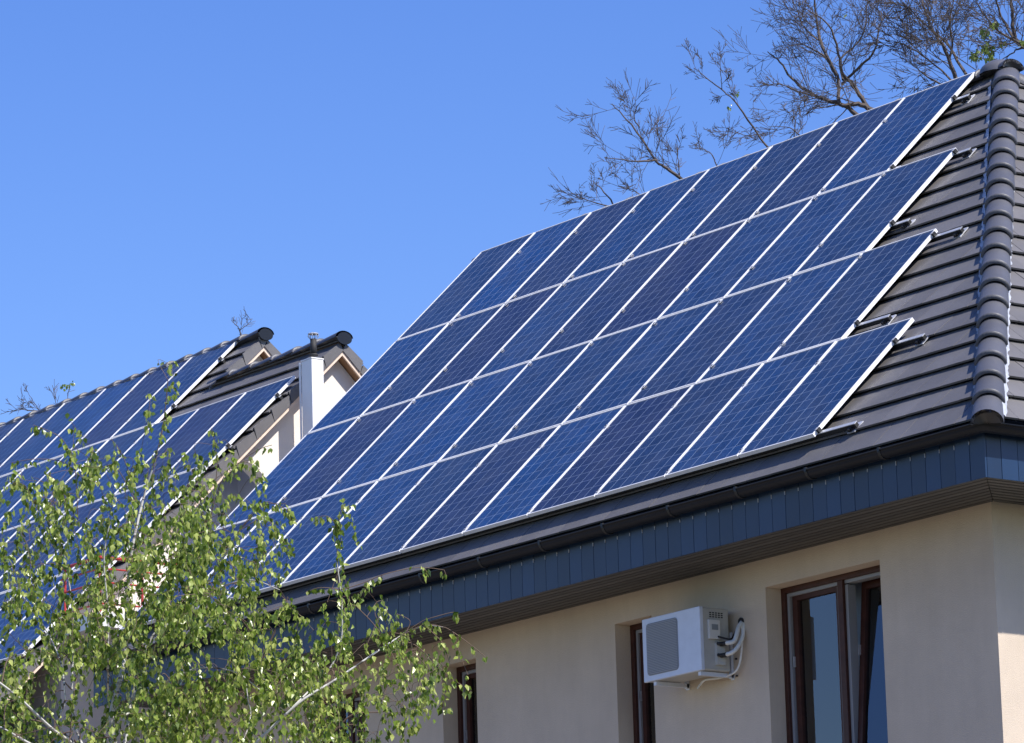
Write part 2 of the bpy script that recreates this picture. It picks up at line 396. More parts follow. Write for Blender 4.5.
# ------------------------------------------------------------------ gutter
GC = (-.128, -.348); gr = .064
def gutter(mb, path, dirs, ups=None):    # path of centre points, outward directions (unit, mitre-scaled)
    prof = []
    for k in range(0, 11):
        a = math.pi+math.pi*k/10*1.0
        prof.append((-math.cos(a)*gr, math.sin(a)*gr))       # from inner (-) .. to outer
    prof = [(math.cos(math.pi+math.pi*k/12)*gr, math.sin(math.pi+math.pi*k/12)*gr) for k in range(13)]
    prof += [(gr+.010, .002), (gr+.012, .012), (gr+.002, .014), (gr-.006, .006)]
    inner = [(math.cos(math.pi+math.pi*k/12)*(gr-.006), math.sin(math.pi+math.pi*k/12)*(gr-.006)) for k in range(12, -1, -1)]
    prof += inner; m = len(prof); V = []
    for p, d in zip(path, dirs):
        for a, b in prof: V.append(Vector(p)+Vector(d)*a+Vector((0, 0, b)))
    fs = []
    for i in range(len(path)-1):
        for k in range(m):
            k2 = (k+1) % m; fs.append((i*m+k, i*m+k2, (i+1)*m+k2, (i+1)*m+k))
    fs += [tuple(range(m)), tuple(range(len(path)*m-1, (len(path)-1)*m-1, -1))]
    mb.add(V, fs)
gx = 2.247
o = MB(); gutter(o, [(XL, GC[0], GC[1]), (gx, GC[0], GC[1]), (gx, 2*YR-GC[0], GC[1])], [(0, -1, 0), (1, -1, 0), (1, 0, 0)])
gut = part(o, 'gutter', M['anthracite'], near, True)
for i in range(15):
    x = 1.05-i*.93
    if x < XL: break
    b = MB(); b.tube([(x-.016, GC[0], GC[1]), (x+.016, GC[0], GC[1])], .073, 14)
    b.v = [(v[0], v[1], min(v[2], GC[1]+.012)) for v in b.v]; b.box((x-.014, GC[0]-.078, GC[1]-.01), (x+.014, GC[0]-.060, GC[1]+.024))
    part(b, 'gutter_bracket', M['dark_metal_and_shade'], near, False, gut)
for i in range(4):
    y = 1.0+i*.95
    b = MB(); b.tube([(gx, y-.016, GC[1]), (gx, y+.016, GC[1])], .073, 14); b.v = [(v[0], v[1], min(v[2], GC[1]+.012)) for v in b.v]
    part(b, 'gutter_bracket', M['dark_metal_and_shade'], near, False, gut)

# ------------------------------------------------------------------ fascia and soffit
FY, FX = -.04, 2.147
ZF0, ZF1 = -.748, -.30
o = MB(); x = FX; q = random.Random(2)
while x > XL-.02:
    x0 = x-.178; j = q.uniform(-.0012, .0012)
    o.box((x0+.003, FY+j, ZF0), (x-.002, FY+.02, ZF1)); o.box((x0-.0005, FY-.007, -.462+q.uniform(-.004, .006)), (x0+.004, FY+.002, -.43), 1)  # pale tick at each seam stands in for light leaking past the gutter
    x = x0
y = FY
while y < 2*YR+.05:
    j = q.uniform(-.0012, .0012)
    o.box((FX-.02, y+.002+(0.022 if y == FY else 0), ZF0), (FX+j, y+.175, ZF1)); y += .178
o.box((XL-.02, FY+.018, ZF0+.004), (FX-.018, FY+.03, ZF1)); o.box((FX-.032, FY+.03, ZF0+.004), (FX-.018, 2*YR, ZF1))
part(o, 'fascia', [M['fascia'], M['galv']], near)
WY, WX = .76, 1.32; ZS = -.735; HS = FX+FY
o = MB(); y = FY+.032
while y < WY+.02:
    y1 = y+.088
    V = [(XL-.02, y+.011, ZS), (HS-y-.011-.005, y+.011, ZS), (HS-y1+.011-.005, y1-.011, ZS), (XL-.02, y1-.011, ZS)]
    V += [(a, b, ZS+.015) for a, b, _ in V]
    o.add(V, [(0, 3, 2, 1), (4, 5, 6, 7), (0, 1, 5, 4), (1, 2, 6, 5), (2, 3, 7, 6), (3, 0, 4, 7)])
    xa, xb = HS-y-.011+.005, HS-y1+.011+.005
    V = [(xa, y+.011, ZS), (xa, 2*YR, ZS), (xb, 2*YR, ZS), (xb, y1-.011, ZS)]; V += [(a, b, ZS+.015) for a, b, _ in V]
    o.add(V, [(0, 1, 2, 3), (7, 6, 5, 4), (0, 4, 5, 1), (1, 5, 6, 2), (2, 6, 7, 3), (3, 7, 4, 0)])
    y += .088
o.box((XL, FY+.032, ZS+.02), (WX+.3, WY+.25, ZS+.04), 1); o.box((WX-.2, WY+.25, ZS+.02), (FX-.04, 2*YR, ZS+.04), 1)
o.box((WX+.301, FY+.032, ZS+.02), (FX-.04, WY+.249, ZS+.04), 1)
part(o, 'soffit', [M['soffit'], M['rubber']], near)

# ------------------------------------------------------------------ walls with window openings
ZT, ZB = -.985, -2.62
wins = [(-1.62, -.098), (-3.775, -3.235), (-6.49, -5.935), (-8.85, -7.80)]
lower = [(-1.62, -.098), (-3.775, -3.235), (-6.49, -5.935), (-8.85, -7.80)]
o = MB()
def wallband(z0, z1, holes, h0, h1):
    xs = sorted([XL+.12, WX]+[v for h_ in holes for v in h_])
    for a, b in zip(xs[::2], xs[1::2]): o.box((a, WY, z0), (b, WY+.32, z1))
    for a, b in holes:
        o.box((a, WY, h1), (b, WY+.32, z1)); o.box((a, WY, z0), (b, WY+.32, h0))
wallband(-4.6, ZS+.018, wins, ZB, ZT)
wallband(GZ-.2, -4.6, lower, -7.5, -5.9)
o.box((WX-.3, WY+.32, GZ-.2), (WX, 2*YR-.76, ZS+.018))
o.box((XL+.12, 2*YR-1.08, GZ-.2), (WX-.3, 2*YR-.76, ZS+.018))
xg = XL+.12
poly = [(WY+.32, GZ-.2), (2*YR-1.08, GZ-.2), (2*YR-1.08, ZS), (2*YR-.55, ZS+.03), (YR, zroof(YR)-.2), (.55, ZS+.03+.2), (WY+.32, ZS)]
poly = [(WY+.32, GZ-.2), (2*YR-1.08, GZ-.2), (2*YR-1.08, zroof(WY+.32)-.2), (YR, zroof(YR)-.2), (WY+.32, zroof(WY+.32)-.2)]
o.add([(xg, a, b) for a, b in poly]+[(xg+.3, a, b) for a, b in poly], [(4, 3, 2, 1, 0), (5, 6, 7, 8, 9)]+[(j, (j+1) % 5, 5+(j+1) % 5, 5+j) for j in range(5)])
part(o, 'wall', M['stucco'], near)
o = MB(); o.box((xg+.3, WY+.34, -3.2), (WX-.31, WY+3.4, -3.1)); o.box((xg+.3, WY+3.4, -3.2), (WX-.31, WY+3.5, ZS-.02)); o.box((xg+.3, WY+.34, ZS-.06), (WX-.31, WY+3.4, ZS-.02))
part(o, 'interior', M['room'], near)

def ring(mb, x0, x1, z0, z1, y0, y1, t, mi=0, mx=None):
    mb.box((x0, y0, z0), (x0+t, y1, z1), mi, mx); mb.box((x1-t, y0, z0), (x1, y1, z1), mi, mx)
    mb.box((x0+t, y0, z0), (x1-t, y1, z0+t), mi, mx); mb.box((x0+t, y0, z1-t), (x1-t, y1, z1), mi, mx)
def curtain(x0, x1, z0, z1, y, seed, par):
    q = random.Random(seed); V = []; n = 60
    ph = q.uniform(0, 6)
    for z in (z0, z1):
        for i in range(n+1):
            a = i/n; V.append((x0+(x1-x0)*a, y+.035*math.sin(a*(x1-x0)*38+ph)+.015*math.sin(a*17+ph*2), z))
    c = MB(); c.add(V, [(i, i+1, n+2+i, n+1+i) for i in range(n)])
    part(c, 'curtain', M['curtain'], near, True, par)
def window(x0, x1, z0, z1, sashes, tilt, cur, label=None):
    yf = WY+.17
    fr = MB(); ring(fr, x0, x1, z0, z1, yf, yf+.075, .05)
    for xm in sashes[:-1]: fr.box((xm-.035, yf+.002, z0+.05), (xm+.035, yf+.073, z1-.05))
    wn = part(fr, 'window', M['wood'], near); bevel(wn, .004)
    if label: wn['label'] = label
    sl_ = MB(); ring(sl_, x0+.050, x1-.050, z0+.05, z1-.05, yf+.030, yf+.115, .030)
    for xm in sashes[:-1]: sl_.box((xm-.07, yf+.032, z0+.092), (xm+.07, yf+.12, z1-.092))
    part(sl_, 'seal', M['seal'], near, False, wn)
    edges = [x0+.05]+[v for xm in sashes[:-1] for v in (xm-.03, xm+.03)]+[x1-.05]
    for i in range(len(sashes)):
        a, b = edges[2*i]+(.045 if x1-x0 > .7 else .02), edges[2*i+1]-.02; za, zb = z0+.055, z1-.06
        mx = None
        if tilt[i]:
            pv = Vector((0, yf+.07, za)); mx = Matrix.Translation(pv)@Matrix.Rotation(-R(tilt[i]), 4, 'X')@Matrix.Translation(-pv)
        s_ = MB(); ring(s_, a, b, za, zb, yf+.050, yf+.110, .062, 0, mx)
        so_ = part(s_, 'sash', M['wood'], near, False, wn)
        se = MB(); ring(se, a-.006, b+.006, za-.004, zb+.006, yf+.085, yf+.105, .02, 0, mx)
        part(se, 'gasket', M['seal'], near, False, wn)
        g_ = MB(); g_.box((a+.06, yf+.078, za+.06), (b-.06, yf+.084, zb-.06), 0, mx)
        part(g_, 'glass_pane', M['glass'], near, False, wn)
        hd_ = MB(); hz = (za+zb)/2+.12; hd_.box((a+.002, yf+.03, hz), (a+.012, yf+.05, hz+.09), 0, mx)
        part(hd_, 'hinge', M['galv'], near, False, wn)
    for k, (a, b) in enumerate(cur): curtain(a, b, z0-.2, z1+.12, yf+.335+.03*k, k+int(abs(x0)*10), wn)
    return wn
window(-1.62, -.098, ZB, ZT, [-.83, 0], [0.0, 5.2], [(-2.05, -1.42), (-1.12, -.1)], 'brown double window with its right sash tilted inward')
window(-3.775, -3.235, ZB, ZT, [0], [0], [(-3.55, -3.1)], 'narrow brown window behind the air conditioner')
window(-6.49, -5.935, ZB, ZT, [0], [0], [(-6.2, -6.0)], 'narrow brown window half hidden by birch twigs')
window(-8.85, -7.80, ZB, ZT, [-8.3, 0], [0, 0], [(-8.8, -7.7)], 'window with pale curtain behind the birch')
for a, b in lower: window(a, b, -7.5, -5.9, [0], [0], [])

# ------------------------------------------------------------------ solar panels
PW, PL, PT = .996, 1.6365, .035
def make_panel():
    root = empty('solar_panel')
    fr = MB(); w2 = PW/2; t = .011
    for a, b in (((-w2, 0), (-w2+t, PL)), ((w2-t, 0), (w2, PL)), ((-w2+t, 0), (w2-t, t)), ((-w2+t, PL-t), (w2-t, PL))):
        fr.box((a[0], a[1], -PT), (b[0], b[1], 0))
    f_ = fr.build('frame', M['alu'], root)
    me = bpy.data.meshes.new('cell_face'); a, b = w2-t, t
    me.from_pydata([(-a, b, -.004), (a, b, -.004), (a, PL-b, -.004), (-a, PL-b, -.004), (-a, b, -.010), (a, b, -.010), (a, PL-b, -.010), (-a, PL-b, -.010)], [],
                   [(0, 1, 2, 3), (7, 6, 5, 4)])
    uvl = me.uv_layers.new(name='UVMap'); mg = .05
    cs = [(-mg, -mg), (6+mg, -mg), (6+mg, 10+mg), (-mg, 10+mg)]*2
    for i, c in enumerate(cs): uvl.data[i].uv = c
    me.materials.append(M['cells'])
    c_ = bpy.data.objects.new('cell_face', me); C.objects.link(c_); c_.parent = root
    return root
proto = make_panel(); first = [True]
ordn = ['', 'first', 'second', 'third', 'fourth', 'fifth', 'sixth', 'seventh', 'eighth', 'ninth', 'tenth', 'eleventh', 'twelfth']
def place_panel(x, y, z, pitch, label, group, sx=1.0, sy=1.0):
    if first[0]: o_ = proto; first[0] = False
    else:
        o_ = proto.copy(); C.objects.link(o_)
        for c in proto.children:
            d = c.copy(); C.objects.link(d); d.parent = o_
    o_.scale = (sx, sy, 1)
    o_.location = (x, y, z); o_.rotation_euler = (pitch+R(rng.uniform(-.1, .1)), R(rng.uniform(-.12, .12)), 0)
    tag(o_, label, 'solar panel', group)
PA, PB = 1.012, 1.65625
rown = ['bottom row', 'second row from the bottom', 'third row from the bottom', 'top row']
xoff = [0.0, -.0, -.0, .0]
for r_ in range(4):
    nc = 11-r_
    for c in range(nc):          # c counts from the right
        wd = (0.0, .05, .07, .085)[r_]; nn = 11-r_
        ex = lambda t: wd*(t/nn)**3
        xa_, xb_ = ex(nn-c-1), ex(nn-c); xr = (-r_-c)*PA - PA/2 + (xa_+xb_)/2
        bb = r_*PB+.008
        lab = f'solar panel on the near roof, {rown[r_]}, {"rightmost" if c == 0 else ordn[c+1]+" from the right"}'
        place_panel(xr, bb*ct, bb*st, TH, lab, 'solar panels on the near roof', 1+(xb_-xa_)/PA, 1.012 if (r_ == 3 and c < 3) else 1.0)
# neighbour roof
BX, BY, BZ = -13.544, 3.860, 3.582; TB = R(43.9655)
cb, sb = math.cos(TB), math.sin(TB)
brow = [(1, 3, 10, 'top row'), (0, 0, 9, 'second row from the top'), (-1, 0, 6, 'third row from the top'), (-2, 0, 4, 'bottom row')]
PBB = 1.664
for v, c0, c1, rn in brow:
    vb = (v-1)*PBB+.012
    for c in range(c0, c1):
        k = c-c0
        lab = f'solar panel on the far roof, {rn}, {"rightmost" if k == 0 else ordn[k+1]+" from the right"}'
        place_panel(BX-(c+.5)*PA, BY+vb*cb, BZ+vb*sb, TB, lab, 'solar panels on the far roof')

# mounting rails: aluminium beams under the panels, shade painted black on their sides, clamps and hooks at their ends
def rail(x0, x1, O, s_, n_, b, label, group, divs, hook=True):
    root = empty('mounting_rail', tuple(Vector((x0, 0, 0))+Vector(O)+s_*b))
    L0 = Vector(O)+s_*b-n_*PT
    def pt(x, ds, dn): return Vector((x, 0, 0))+L0+s_*ds+n_*dn
    def bar(mb, xa, xb, d0, d1, n0, n1, mi=0):
        V = [pt(xx, ds, dn) for xx, ds, dn in ((xa, d0, n0), (xb, d0, n0), (xb, d1, n0), (xa, d1, n0), (xa, d0, n1), (xb, d0, n1), (xb, d1, n1), (xa, d1, n1))]
        mb.add(V, [(0, 3, 2, 1), (4, 5, 6, 7), (0, 1, 5, 4), (1, 2, 6, 5), (2, 3, 7, 6), (3, 0, 4, 7)], mi)
    m_ = MB(); bar(m_, x0, x1, -.02, .02, -.007, -.001, 0); bar(m_, x0, x1-.004, -.0195, .018, -.045, -.007, 1)  # black lower bar paints in the shaded side of the rail
    part(m_, 'beam', [M['galv'], M['dark_metal_and_shade']], root)
    for d_ in divs:
        e_ = d_[1]; c_ = MB()
        if e_:
            bar(c_, d_[0]+.003, d_[0]+.028, -.018, .018, -.001, PT+.004, 1); bar(c_, d_[0]-.010, d_[0]+.012, -.018, .018, PT+.0015, PT+.006)
        else:
            bar(c_, d_[0]-.007, d_[0]+.007, -.03, .03, .002, PT-.008, 1); bar(c_, d_[0]-.016, d_[0]+.016, -.022, .022, PT+.0015, PT+.006, 0); bar(c_, d_[0]-.005, d_[0]+.005, -.006, .006, PT+.006, PT+.011, 1)
        part(c_, 'clamp', [M['galv'], M['dark_metal_and_shade']], root)
    if hook:
        h_ = MB(); hx = x1-.07
        bar(h_, hx-.02, hx+.02, -.045, -.020, -.056, -.020, 1); bar(h_, hx-.05, hx+.05, -.05, .09, -.064, -.054)
        bar(h_, hx-.012, hx+.012, -.062, -.05, -.045, -.020, 1)
        part(h_, 'roof_hook', [M['galv'], M['dark_metal_and_shade']], root)
    tag(root, label, 'rail', group)
rl = [(0, .045, .47, 'lower rail under the bottom row of solar panels on the near roof'), (0, .80, .36, 'upper rail under the bottom row of solar panels on the near roof'),
      (1, .15, .42, 'lower rail under the second panel row from the near eave'), (1, .95, .36, 'upper rail under the second panel row from the near eave'),
      (2, .28, .22, 'lower rail under the third panel row from the near eave'), (2, .965, .20, 'upper rail under the third panel row from the near eave'),
      (3, .05, .10, 'lower rail under the top panel row of the near roof'), (3, .75, .20, 'upper rail under the top panel row of the near roof')]
for r_, fr_, ex, lab in rl:
    xr = -r_*PA-.008+(0.0, .05, .07, .085)[r_]; nc = 11-r_
    divs = [(xr, True)]+[(xr+.008-k*PA, False) for k in range(1, nc)]
    rail(-11.22, xr+ex, (0, 0, 0), S, N, (r_+fr_)*PB, lab, 'aluminium rails under the near panels', divs)
SBs, NBs = Vector((0, cb, sb)), Vector((0, -sb, cb))
for v, c0, c1, rn in brow:
    for fr_, nm in ((.22, 'lower'), (.78, 'upper')):
        xr = BX-c0*PA-.008
        rail(BX-c1*PA, xr+.05, (0, BY, BZ), SBs, NBs, (v-1+fr_)*PBB, f'{nm} rail of the {rn} of panels on the far roof', 'aluminium rails under the far panels', [(xr, True)]+[(xr+.008-k*PA, False) for k in range(1, c1-c0)], False)

# loose solar cable in front of the left panels
# ------------------------------------------------------------------ air conditioner
ac = empty('air_conditioner', (-2.45, .5, -1.68))
tag(ac, 'white air conditioner outdoor unit bracketed to the beige wall between two brown windows', 'air conditioner')
ax0, ax1, ay0, ay1, az0, az1 = -2.86, -2.05, .365, .685, -1.672, -1.118
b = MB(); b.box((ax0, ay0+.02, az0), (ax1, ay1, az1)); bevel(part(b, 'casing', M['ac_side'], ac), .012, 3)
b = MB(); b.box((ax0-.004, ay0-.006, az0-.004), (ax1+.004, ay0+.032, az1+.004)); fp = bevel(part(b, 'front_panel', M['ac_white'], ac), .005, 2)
# rounded grille with horizontal louvres
b = MB(); gx0, gx1, gz0, gz1 = ax0+.055, ax0+.50, az0+.045, az1-.045; n = 40
pts = []
for (cx_, cz_, a0) in ((gx1-.04, gz1-.04, 0), (gx0+.04, gz1-.04, 90), (gx0+.04, gz0+.04, 180), (gx1-.04, gz0+.04, 270)):
    for k in range(6): an = R(a0+k*18); pts.append((cx_+.04*math.cos(an), cz_+.04*math.sin(an)))
k = len(pts); b.add([(p_[0], ay0-.010, p_[1]) for p_ in pts]+[(p_[0], ay0-.004, p_[1]) for p_ in pts], [tuple(range(k-1, -1, -1))]+[(j, (j+1) % k, k+(j+1) % k, k+j) for j in range(k)])
z = gz0+.012
while z < gz1-.012:
    b.box((gx0+.012, ay0-.016, z), (gx1-.012, ay0-.0095, z+.006), 1); z += .0145
part(b, 'grille', [M['grille'], mat('louvre', (.34, .35, .37), .55)], ac, False, fp)
b = MB(); b.box((ax1+.001, ay0+.075, az1-.28), (ax1+.028, ay0+.20, az1-.11)); vc = bevel(part(b, 'terminal_cover', mat('ac_cover', (.62, .61, .58), .4), ac), .005)
b = MB(); b.box((ax1+.0285, ay0+.105, az1-.20), (ax1+.031, ay0+.175, az1-.15)); part(b, 'warning_label', mat('label_grey', (.22, .24, .26), .5), ac, False, vc)
b = MB()
for i in range(5):
    for k in range(3): b.box((ax1-.001, ay0+.105+i*.032, az1-.085+k*.018), (ax1+.003, ay0+.125+i*.032, az1-.075+k*.018))
part(b, 'side_vent', M['rubber'], ac)
b = MB(); b.box((ax1+.001, ay0+.15, az0+.05), (ax1+.035, ay0+.24, az0+.24)); part(b, 'valve_plate', mat('ac_plate', (.5, .5, .47), .45), ac)
for k, zz in enumerate((az0+.23, az0+.13)):
    b = MB(); b.tube([(ax1+.03, ay0+.19, zz), (ax1+.10, ay0+.20, zz)], .02, 10); b.tube([(ax1+.055, ay0+.14, zz), (ax1+.055, ay0+.24, zz)], .014, 8)
    part(b, 'valve', M['rubber'], ac, True)
def spl(pts, n=8):
    out = []; Q = [Vector(p_) for p_ in pts]; Q = [Q[0]*2-Q[1]]+Q+[Q[-1]*2-Q[-2]]
    for i in range(1, len(Q)-2):
        for k in range(n):
            t = k/n; a, b_, c, d = Q[i-1:i+3]
            out.append(.5*((2*b_)+(c-a)*t+(2*a-5*b_+4*c-d)*t*t+(3*b_-a-3*c+d)*t*t*t))
    out.append(Q[-2]); return out
hx, hz = -1.965, -1.235
b = MB(); b.tube(spl([(ax1+.09, ay0+.20, az0+.23), (ax1+.14, ay0+.26, az0+.25), (hx+.03, WY-.06, hz-.06), (hx, WY+.01, hz)]), .020, 8); part(b, 'insulated_pipe', M['ins'], ac, True)
b = MB(); b.tube(spl([(ax1+.09, ay0+.20, az0+.13), (ax1+.15, ay0+.25, az0+.16), (hx+.06, WY-.05, hz-.16), (hx+.02, WY+.01, hz-.01)]), .019, 8); part(b, 'insulated_pipe', M['ins'], ac, True)
b = MB(); b.tube(spl([(ax1+.02, ay0+.17, az0+.30), (ax1+.10, ay0+.25, az0+.27), (hx, WY-.09, hz-.12), (hx-.02, WY+.01, hz+.01)]), .009, 6); part(b, 'cable', M['rubber'], ac, True)
b = MB(); b.tube(spl([(hx+.03, WY-.02, hz-.01), (hx+.05, WY-.05, hz-.25), (ax1+.07, WY-.06, az0+.01), (ax1-.1, ay0+.30, az0-.035), (ax1-.30, ay0+.28, az0-.03), (ax1-.36, ay0+.26, az0-.07), (ax1-.37, ay0+.24, az0-.10)]), .010, 6); part(b, 'drain_hose', M['ins'], ac, True)
for xx in (ax0+.12, ax1-.06):
    b = MB(); b.box((xx-.018, ay0+.02, az0-.042), (xx+.018, WY-.004, az0-.008)); b.box((xx-.018, WY-.030, az0-.05), (xx+.018, WY-.003, az0+.36))
    b.box((xx-.022, WY-.008, az0-.06), (xx+.022, WY-.002, az0-.02)); part(b, 'bracket', M['ac_white'], ac)
b = MB(); b.tube([(hx, WY-.012, hz), (hx, WY+.006, hz)], .036, 14); part(b, 'wall_sleeve', M['rubber'], ac)
b = MB()
for zz in (az0-.03, az0+.12, az0+.3): b.tube([(ax1+.0, WY-.014, zz), (ax1+.0, WY+.002, zz)], .009, 6)
part(b, 'wall_bolts', M['rubber'], ac)

# ------------------------------------------------------------------ neighbour house
far = empty('house', (-20, 4.5, GZ))
tag(far, 'cream house behind on the left with two stepped gables and solar panels', 'house')
zb = lambda y: tt*y-.287
VX1, VX2 = -13.475, -16.15; YR1, YR2 = 4.46, 5.15
OEb = Vector((0, YE, zb(YE)))
o = MB()
tiles(o, OEb, X, S, N, [(VX2, 0), (VX1, 0), (VX1, bl(YR1)), (VX2, bl(YR1))], seed=21)
tiles(o, OEb, X, S, N, [(-29, 0), (VX2, 0), (VX2, bl(YR2)), (-29, bl(YR2))], seed=22)
OBb1 = Vector((0, 2*YR1-YE, zb(YE))); OBb2 = Vector((0, 2*YR2-YE, zb(YE)))
tiles(o, OBb1, -X, SB, NB, [(-VX1, 0), (-VX2, 0), (-VX2, bl(YR1)), (-VX1, bl(YR1))], seed=23)
tiles(o, OBb2, -X, SB, NB, [(-VX2, 0), (29, 0), (29, bl(YR2)), (-VX2, bl(YR2))], seed=24)
froof = part(o, 'roof', M['tile'], far)
o = MB()
def deckp(O, e, s, n, x0, x1, L): slab(o, O, e, s, n, [(x0, 0), (x1, 0), (x1, L), (x0, L)], -.10, -.022)
deckp(OEb, X, S, N, VX2, VX1-.03, bl(YR1)); deckp(OEb, X, S, N, -29, VX2-.031, bl(YR2))
deckp(OBb1, -X, SB, NB, -VX1+.03, -VX2, bl(YR1)); deckp(OBb2, -X, SB, NB, -VX2+.031, 29, bl(YR2))
part(o, 'soffit_boards', M['pine'], far, False, froof)
o = MB(); verge(o, VX1+.012, YE, YR1, zb)
def mirror_verge(mb, xe, yr, y0):
    k = len(mb.v); t = MB(); verge(t, xe, y0, yr, zb); mb.add([(x_, 2*yr-y_, z_) for x_, y_, z_ in t.v], [f_[::-1] for f_ in t.f])
mirror_verge(o, VX1+.012, YR1, YE); part(o, 'verge_tiles', M['tile'], far, False, froof)
o = MB(); verge(o, VX2+.012, YR1-.1, YR2, zb); mirror_verge(o, VX2+.012, YR2, YR1-1.5)
part(o, 'verge_tiles', M['tile'], far, False, froof)
o = MB()
caps(o, (VX1+.04, YR1, zb(YR1)+.01), (VX2, YR1, zb(YR1)+.01), Vector((0, 0, 1)), 6, .105, .12, .065, .08, seed=31)
part(o, 'ridge_cap', M['cap'], far, True, froof); o = MB()
caps(o, (VX2+.04, YR2, zb(YR2)+.01), (-29, YR2, zb(YR2)+.01), Vector((0, 0, 1)), 31, .105, .12, .065, .08, seed=32)
part(o, 'ridge_cap', M['cap'], far, True, froof)
for vx, yr in ((VX1, YR1), (VX2, YR2)):     # round end disc under the ridge
    o = MB()
    V = [(vx+.042+dx, yr+math.cos(a)*.10, zb(yr)+.012+math.sin(a)*(.075 if math.sin(a) > 0 else .07)) for dx in (0, .02) for a in [k/20*2*math.pi for k in range(20)]]
    o.add(V, [tuple(range(20, 40)), tuple(range(19, -1, -1))]+[(j, (j+1) % 20, 20+(j+1) % 20, 20+j) for j in range(20)])
    part(o, 'ridge_end', M['anthracite'], far, False, froof)
# barge boards
o = MB()
def barge(vx, yr, ylow, x_off):
    for sg in (-1, 1):
        V = []
        for xx in (vx-.028+x_off, vx-.004+x_off):
            for (yy, dz0, dz1) in ((ylow, -.10, -.175), (yr, -.10, -.175)):
                yy2 = yr+sg*(yr-yy)*1.0 if sg > 0 else yy
                V += [(xx, yy2, zb(yy)+dz0), (xx, yy2, zb(yy)+dz1)]
        fs = [(0, 1, 3, 2), (4, 6, 7, 5), (0, 2, 6, 4), (1, 5, 7, 3), (0, 4, 5, 1), (2, 3, 7, 6)]
        o.add(V, fs if sg < 0 else [f_[::-1] for f_ in fs])
barge(VX1, YR1, YE, .012); part(o, 'barge_board', M['barge'], far, False, froof); o = MB()
barge(VX2, YR2, YR1-1.2, .012); part(o, 'barge_board', M['barge'], far, False, froof)
# gable walls
GX1, GX2 = VX1-.15, VX2-.15
under = -.16
def arcpts(cy, cz, r_, a0, a1, n): return [(cy+r_*math.cos(R(a0+(a1-a0)*k/n)), cz+r_*math.sin(R(a0+(a1-a0)*k/n))) for k in range(n+1)]
yw0, yw1 = .8, 2*YR1-.8
ac_ = arcpts(3.03, 1.97, .60, 0, 88, 14)
oy0, oz0 = 2.35, .52
left_poly = [(yw0, GZ-.2), (oy0, GZ-.2), (oy0, zb(oy0)+under), (yw0, zb(yw0)+under)]
mid_poly = [(oy0, GZ-.2), (3.63, GZ-.2), (3.63, oz0), (oy0, oz0)]
top_poly = [(3.63, 1.97)]+ac_[1:]+[(ac_[-1][0], zb(ac_[-1][0])+under), (3.63, zb(3.63)+under)]
right_poly = [(3.63, GZ-.2), (yw1, GZ-.2), (yw1, zb(yw0)+under), (YR1, zb(YR1)+under), (3.63, zb(3.63)+under)]
o = MB()
for pl in (left_poly, mid_poly, top_poly, right_poly):
    k = len(pl); o.add([(GX1, a, b_) for a, b_ in pl]+[(GX1-.25, a, b_) for a, b_ in pl], [tuple(range(k)), tuple(range(2*k-1, k-1, -1))]+[(j, k+j, k+(j+1) % k, (j+1) % k) for j in range(k)])
# recess behind the arch
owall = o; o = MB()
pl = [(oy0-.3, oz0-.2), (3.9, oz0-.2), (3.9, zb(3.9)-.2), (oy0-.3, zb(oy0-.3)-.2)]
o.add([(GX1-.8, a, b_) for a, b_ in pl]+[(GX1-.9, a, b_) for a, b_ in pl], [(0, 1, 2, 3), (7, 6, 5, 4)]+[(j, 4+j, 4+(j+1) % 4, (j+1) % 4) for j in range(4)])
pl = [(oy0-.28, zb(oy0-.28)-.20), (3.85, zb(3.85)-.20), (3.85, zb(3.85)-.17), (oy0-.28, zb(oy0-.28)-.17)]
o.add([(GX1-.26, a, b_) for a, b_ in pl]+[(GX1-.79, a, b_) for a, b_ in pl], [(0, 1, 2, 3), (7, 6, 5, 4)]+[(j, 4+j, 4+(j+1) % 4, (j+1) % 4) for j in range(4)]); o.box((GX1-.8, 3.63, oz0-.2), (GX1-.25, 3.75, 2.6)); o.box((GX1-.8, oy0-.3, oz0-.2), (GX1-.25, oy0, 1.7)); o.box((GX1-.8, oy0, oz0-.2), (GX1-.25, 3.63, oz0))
part(o, 'arched_recess', mat('recess_blue_shade', (.50, .55, .66), .9, var=.06, vscale=2, bump=.3, bscale=100), far); o = owall  # bluish shade inside the recess is put into its base colour
# upper gable and the rest of the body
pl = [(1.0, 2.0), (2*YR2-1.0, 2.0), (2*YR2-1.0, zb(1.0)+under+.0), (YR2, zb(YR2)+under), (1.0, zb(1.0)+under)]
pl = [(3.6, zb(3.6)-.5), (2*YR2-3.6, zb(3.6)-.5), (2*YR2-3.6, zb(3.6)+under), (YR2, zb(YR2)+under), (3.6, zb(3.6)+under)]
o.add([(GX2, a, b_) for a, b_ in pl]+[(GX2-.25, a, b_) for a, b_ in pl], [(0, 1, 2, 3, 4), (9, 8, 7, 6, 5)]+[(j, 5+j, 5+(j+1) % 5, (j+1) % 5) for j in range(5)])
o.box((-28.8, .8, GZ-.2), (GX1-.25, 1.05, zb(.8)-.2)); o.box((-28.8, yw1-.25, GZ-.2), (GX1-.25, yw1, zb(.8)-.2))
part(o, 'wall', M['stucco_pale'], far)
o = MB(); o.box((-29, YE+.05, zb(YE)-.42), (VX1-.02, YE+.075, zb(YE)-.06)); o.box((-29, YE+.076, zb(YE)-.42), (VX1-.02, .8, zb(YE)-.40))
part(o, 'fascia', M['fascia'], far)
o = MB(); gutter(o, [(-29, YE-.03, zb(YE)-.06), (VX1, YE-.03, zb(YE)-.06)], [(0, -1, 0), (0, -1, 0)]); part(o, 'gutter', M['anthracite'], far, True)
